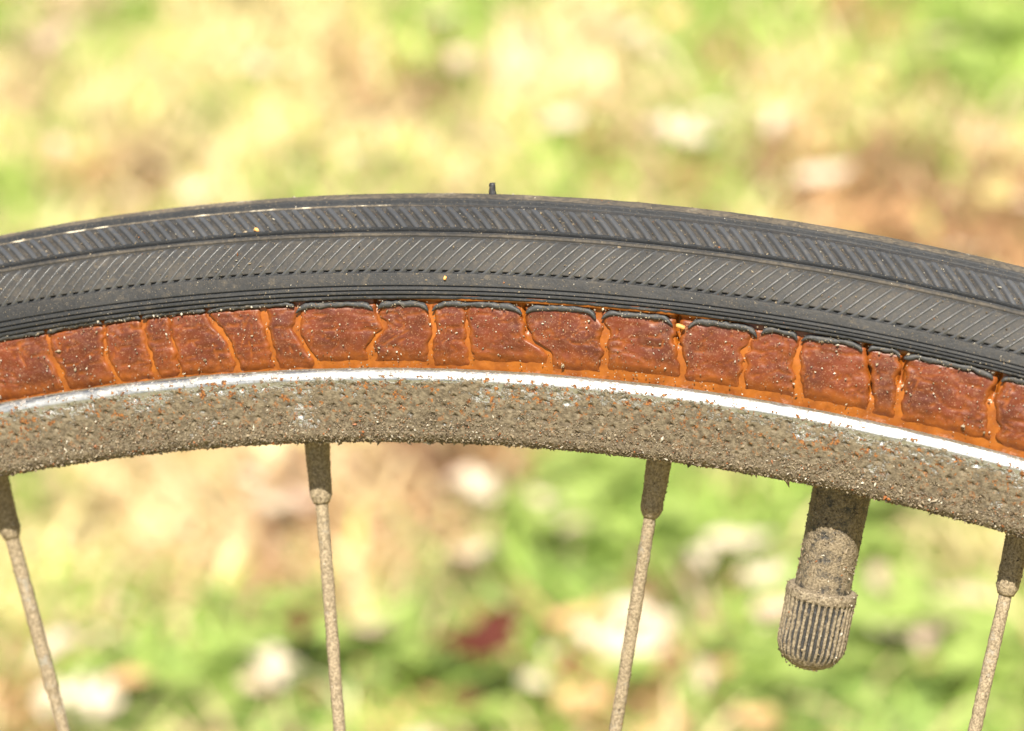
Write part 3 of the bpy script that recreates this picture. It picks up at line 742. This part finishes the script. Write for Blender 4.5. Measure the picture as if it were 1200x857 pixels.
# dense where the camera looks, thinner round about
n1 = 70000
dd_ = rng.uniform(1.15, 4.2, n1)**1.0; la = rng.uniform(-.30, .30, n1)
X1 = CPW[0] + fw[0]*dd_ + rt[0]*la*dd_; Y1 = CPW[1] + fw[1]*dd_ + rt[1]*la*dd_
n2_ = 26000
X2 = rng.uniform(-3.2, 3.2, n2_); Y2 = rng.uniform(-1.6, 5.2, n2_)
Xg, Yg = np.r_[X1, X2], np.r_[Y1, Y2]
cg, _ = lawn_colour(Xg, Yg)
Vq, Fq, Ft, Cq = blades(Xg, Yg, cg, .042, .0055)
link('grass', mesh('grass', Vq, [Fq, Ft], M_GRASS, {'col': Cq}, False), None, kind='stuff', label='short mixed green and straw coloured grass of the lawn', category='grass')

# broad-leaved weeds in the bluish green patches
def leaf_outline(kind, L, Wd, n=15):
    s = np.linspace(0, 1, n)
    if kind == 'round': w = np.sqrt(np.clip(1-(2*s-1)**2, 0, 1))*Wd*.5
    elif kind == 'ovate': w = np.sin(np.pi*s**.8)**.9*Wd*.5
    else: w = (np.sin(np.pi*s**.75)**.8*(1+.6*np.cos(s*22)))*Wd*.36
    return s*L, w
def leaf_geo(kind, L, Wd, curl, cup, seed):
    s, w = leaf_outline(kind, L, Wd); w = np.maximum(w, .0006); k = np.array([-1, -.5, 0, .5, 1.])
    X = (s[:, None] - L/2) + 0*k; Y = w[:, None]*k
    Z = cup*(np.abs(k)**1.6)*w[:, None] + curl*((s/L-.5)**2)[:, None]*L + .12*L*(np.array([[vn(i*.6+seed*5, j*.9+seed) for j in range(5)] for i in range(len(s))])-.5)
    Z = Z - Z.min() + .002
    return np.stack([X, Y, Z], -1).reshape(-1, 3), grid(len(s), 5)
def make_weed(x, y, nl, size, label):
    Vs, Fs, Cs, b = [], [], [], 0
    root = bpy.data.objects.new('weed_plant', None); COL.objects.link(root); root.location = (x, y, 0); root.empty_display_size = .02
    root['label'] = label; root['category'] = 'weed'; root['group'] = 'broad-leaved weeds in the grass'
    sV, sF, sb = [], [], 0
    for i in range(nl):
        L = size*random.uniform(.75, 1.25); V, F = leaf_geo('round', L, L*1.05, .25, .3, i+x)
        a = random.uniform(0, 6.28); rr_2 = size*random.uniform(.1, 1.6); z = random.uniform(.014, .034)
        tilt = random.uniform(-.3, .3)
        M = Matrix.Translation((math.cos(a)*rr_2, math.sin(a)*rr_2, z)) @ Matrix.Rotation(a, 4, 'Z') @ Matrix.Rotation(tilt, 4, 'Y')
        Mn = np.array(M); V = V @ Mn[:3, :3].T + Mn[:3, 3]
        link('leaf', mesh('leaf', V, F, M_WEED), root)
        top = np.array([math.cos(a)*rr_2, math.sin(a)*rr_2, z+.002]); bt = np.array([math.cos(a)*.004, math.sin(a)*.004, -.002]); w = np.array([-math.sin(a), math.cos(a), 0])*.0012
        sV += [bt-w, bt+w, top+w, top-w, bt+np.array([0, 0, .002]), top+np.array([0, 0, .002])]
        sF += [(sb, sb+1, sb+2, sb+3), (sb, sb+3, sb+5, sb+4), (sb+1, sb+4, sb+5, sb+2)]; sb += 6
    link('stems', mesh('stems', np.array(sV), np.array(sF), M_WEED, None, False), root)
M_WEED = simple('weed_leaf', (.37, .47, .13), .55, .25, 60, .5)
WEEDS = []
for px, py, nl, sz in ((320, 800, 12, .030), (455, 800, 10, .028), (690, 650, 11, .030), (1000, 790, 13, .032), (930, 830, 11, .030), (1080, 770, 12, .030), (830, 825, 11, .028), (140, 842, 11, .028), (1150, 815, 10, .030), (560, 860, 8, .028), (270, 835, 9, .028), (730, 600, 10, .030), (790, 660, 9, .028), (1060, 620, 9, .03), (960, 655, 8, .03), (1160, 60, 12, .035), (1130, 100, 10, .035)):
    g, _ = ground_at(px, py)
    WEEDS.append((g, nl, sz))

LEAFC = {'cream': (.66, .56, .43), 'pink': (.56, .41, .32), 'orange': (.60, .37, .19), 'tan': (.46, .27, .13), 'brown': (.24, .12, .06), 'red': (.075, .016, .009), 'yellow': (.58, .48, .2)}
LEAFL = {'cream': 'pale cream dry fallen leaf', 'pink': 'pinkish buff dry fallen leaf', 'orange': 'faded orange fallen leaf', 'tan': 'tan brown fallen leaf',
         'brown': 'dark brown curled fallen leaf', 'red': 'deep red curled fallen leaf', 'yellow': 'pale yellow fallen leaf'}
M_LEAF = {k: simple(k+'_dry_leaf', c, .65, .2, 70, .25 if k not in ('red', 'brown') else .1) for k, c in LEAFC.items()}
LM = {}
for k in LEAFC:
    for j, kind in enumerate(('ovate', 'lobed', 'ovate')):
        V, F = leaf_geo(kind, 1., (.50, .80, .42)[j], (.5, .3, -.35)[j], (.35, .2, .3)[j], j+1)
        LM[k, j] = mesh(k+'_leaf', V, F, M_LEAF[k])
ON = {'S': 'on straw-coloured grass', 'Y': 'on yellowish grass', 'G': 'among green grass', 'B': 'among broad-leaved green weeds', 'T': 'on a tan brown patch of lawn', 'D': 'on a dark bare patch of lawn', 'P': 'on a pinkish buff patch of lawn'}
LV_ = [(225, 168, 34, 'orange'), (225, 212, 42, 'cream'), (240, 165, 30, 'pink'), (305, 70, 60, 'cream'), (390, 45, 52, 'orange'), (525, 40, 34, 'orange'), (540, 62, 50, 'pink'), (445, 168, 60, 'cream'), (60, 35, 60, 'pink'), (500, 100, 40, 'tan'), (425, 95, 36, 'tan'),
       (715, 27, 62, 'cream'), (785, 14, 48, 'orange'), (770, 45, 44, 'pink'), (610, 72, 44, 'pink'), (660, 132, 58, 'cream'), (800, 142, 76, 'cream'), (825, 128, 56, 'cream'), (1095, 42, 56, 'pink'), (1020, 85, 52, 'yellow'), (920, 130, 70, 'cream'), (968, 195, 66, 'cream'), (935, 215, 60, 'cream'), (705, 208, 34, 'tan'),
       (1010, 242, 58, 'tan'), (1062, 238, 56, 'tan'), (1150, 250, 60, 'tan'), (1185, 232, 50, 'tan'), (1170, 210, 48, 'yellow'), (1130, 285, 56, 'cream'), (975, 232, 46, 'tan'), (520, 10, 50, 'cream'), (65, 160, 44, 'pink'), (130, 165, 40, 'pink'),
       (318, 577, 66, 'cream'), (65, 742, 76, 'cream'), (340, 710, 90, 'red'), (318, 765, 76, 'cream'), (152, 778, 54, 'orange'), (195, 795, 46, 'pink'), (95, 798, 84, 'cream'), (25, 835, 60, 'tan'), (420, 720, 66, 'pink'),
       (560, 553, 66, 'cream'), (566, 632, 62, 'cream'), (642, 578, 72, 'cream'), (540, 730, 110, 'red'), (582, 726, 104, 'red'), (560, 740, 100, 'red'), (542, 797, 44, 'red'), (352, 718, 60, 'red'), (668, 708, 60, 'orange'), (725, 735, 100, 'cream'), (740, 700, 70, 'cream'), (620, 782, 56, 'cream'), (690, 805, 56, 'orange'), (495, 850, 50, 'pink'),
       (866, 622, 90, 'cream'), (895, 655, 64, 'cream'), (1032, 660, 58, 'pink'), (1050, 725, 100, 'cream'), (1085, 705, 90, 'cream'), (1135, 688, 76, 'pink'), (912, 695, 58, 'pink'), (790, 748, 50, 'brown'), (820, 772, 60, 'pink'), (890, 822, 60, 'orange'), (770, 842, 50, 'orange'), (505, 580, 56, 'brown'), (530, 600, 40, 'brown'), (700, 152, 36, 'brown'), (185, 207, 34, 'brown'), (900, 208, 34, 'brown'), (510, 107, 40, 'brown')]
for x, y, w, k in list(LV_):
    if w >= 50 and k != 'red': LV_.append((x+random.choice((-1, 1))*w*random.uniform(.3, .55), y+random.uniform(-.3, .3)*w, w*random.uniform(.5, .8), random.choice([k, k, 'pink', 'tan'])))
NLV = len(LV_)
for _ in range(120):
    LV_.append((rng.uniform(-150, 1350), rng.uniform(-60, 900), rng.uniform(15, 36), random.choice(['tan', 'tan', 'brown', 'pink', 'yellow', 'cream'])))
for i, (px, py, wpx, k) in enumerate(LV_):
    zl = random.uniform(.024, .038) + (.028 if k == 'red' else 0)
    g, dist = ground_at(px, py, zl+.012); size = wpx*dist/(CF*W)*1.05
    o = link('fallen_leaf', LM[k, i % 3]); o.location = (g[0], g[1], zl)
    o.scale = (size, size, size); o.rotation_euler = (random.uniform(-.35, .35), random.uniform(-.3, .3), random.uniform(0, 6.28))
    near = min(PG, key=lambda p: math.hypot(p[0]-g[0], (p[1]-g[1])*.4)); inside = i < NLV
    o['label'] = LEAFL[k] + ' ' + ON[near[5]]; o['category'] = 'leaf'; o['group'] = k+' fallen leaves '+ON[near[5]]
    if k == 'cream' and wpx >= 84: o['label'] = 'large ' + o['label']; o['group'] = 'large '+o['group']

for g, nl, sz in WEEDS:
    d_, k = min((math.hypot(px_g[0]-g[0], px_g[1]-g[1]), k) for px_g, k in [(ground_at(p[0], p[1])[0], p[3]) for p in LV_[:NLV]])
    make_weed(g[0], g[1], nl, sz, 'low round-leaved green weed growing beside %s fallen leaf' % {'orange': 'an orange', 'pink': 'a pinkish buff', 'cream': 'a pale cream', 'red': 'a deep red', 'brown': 'a dark brown', 'tan': 'a tan brown', 'yellow': 'a pale yellow'}.get(k, k))
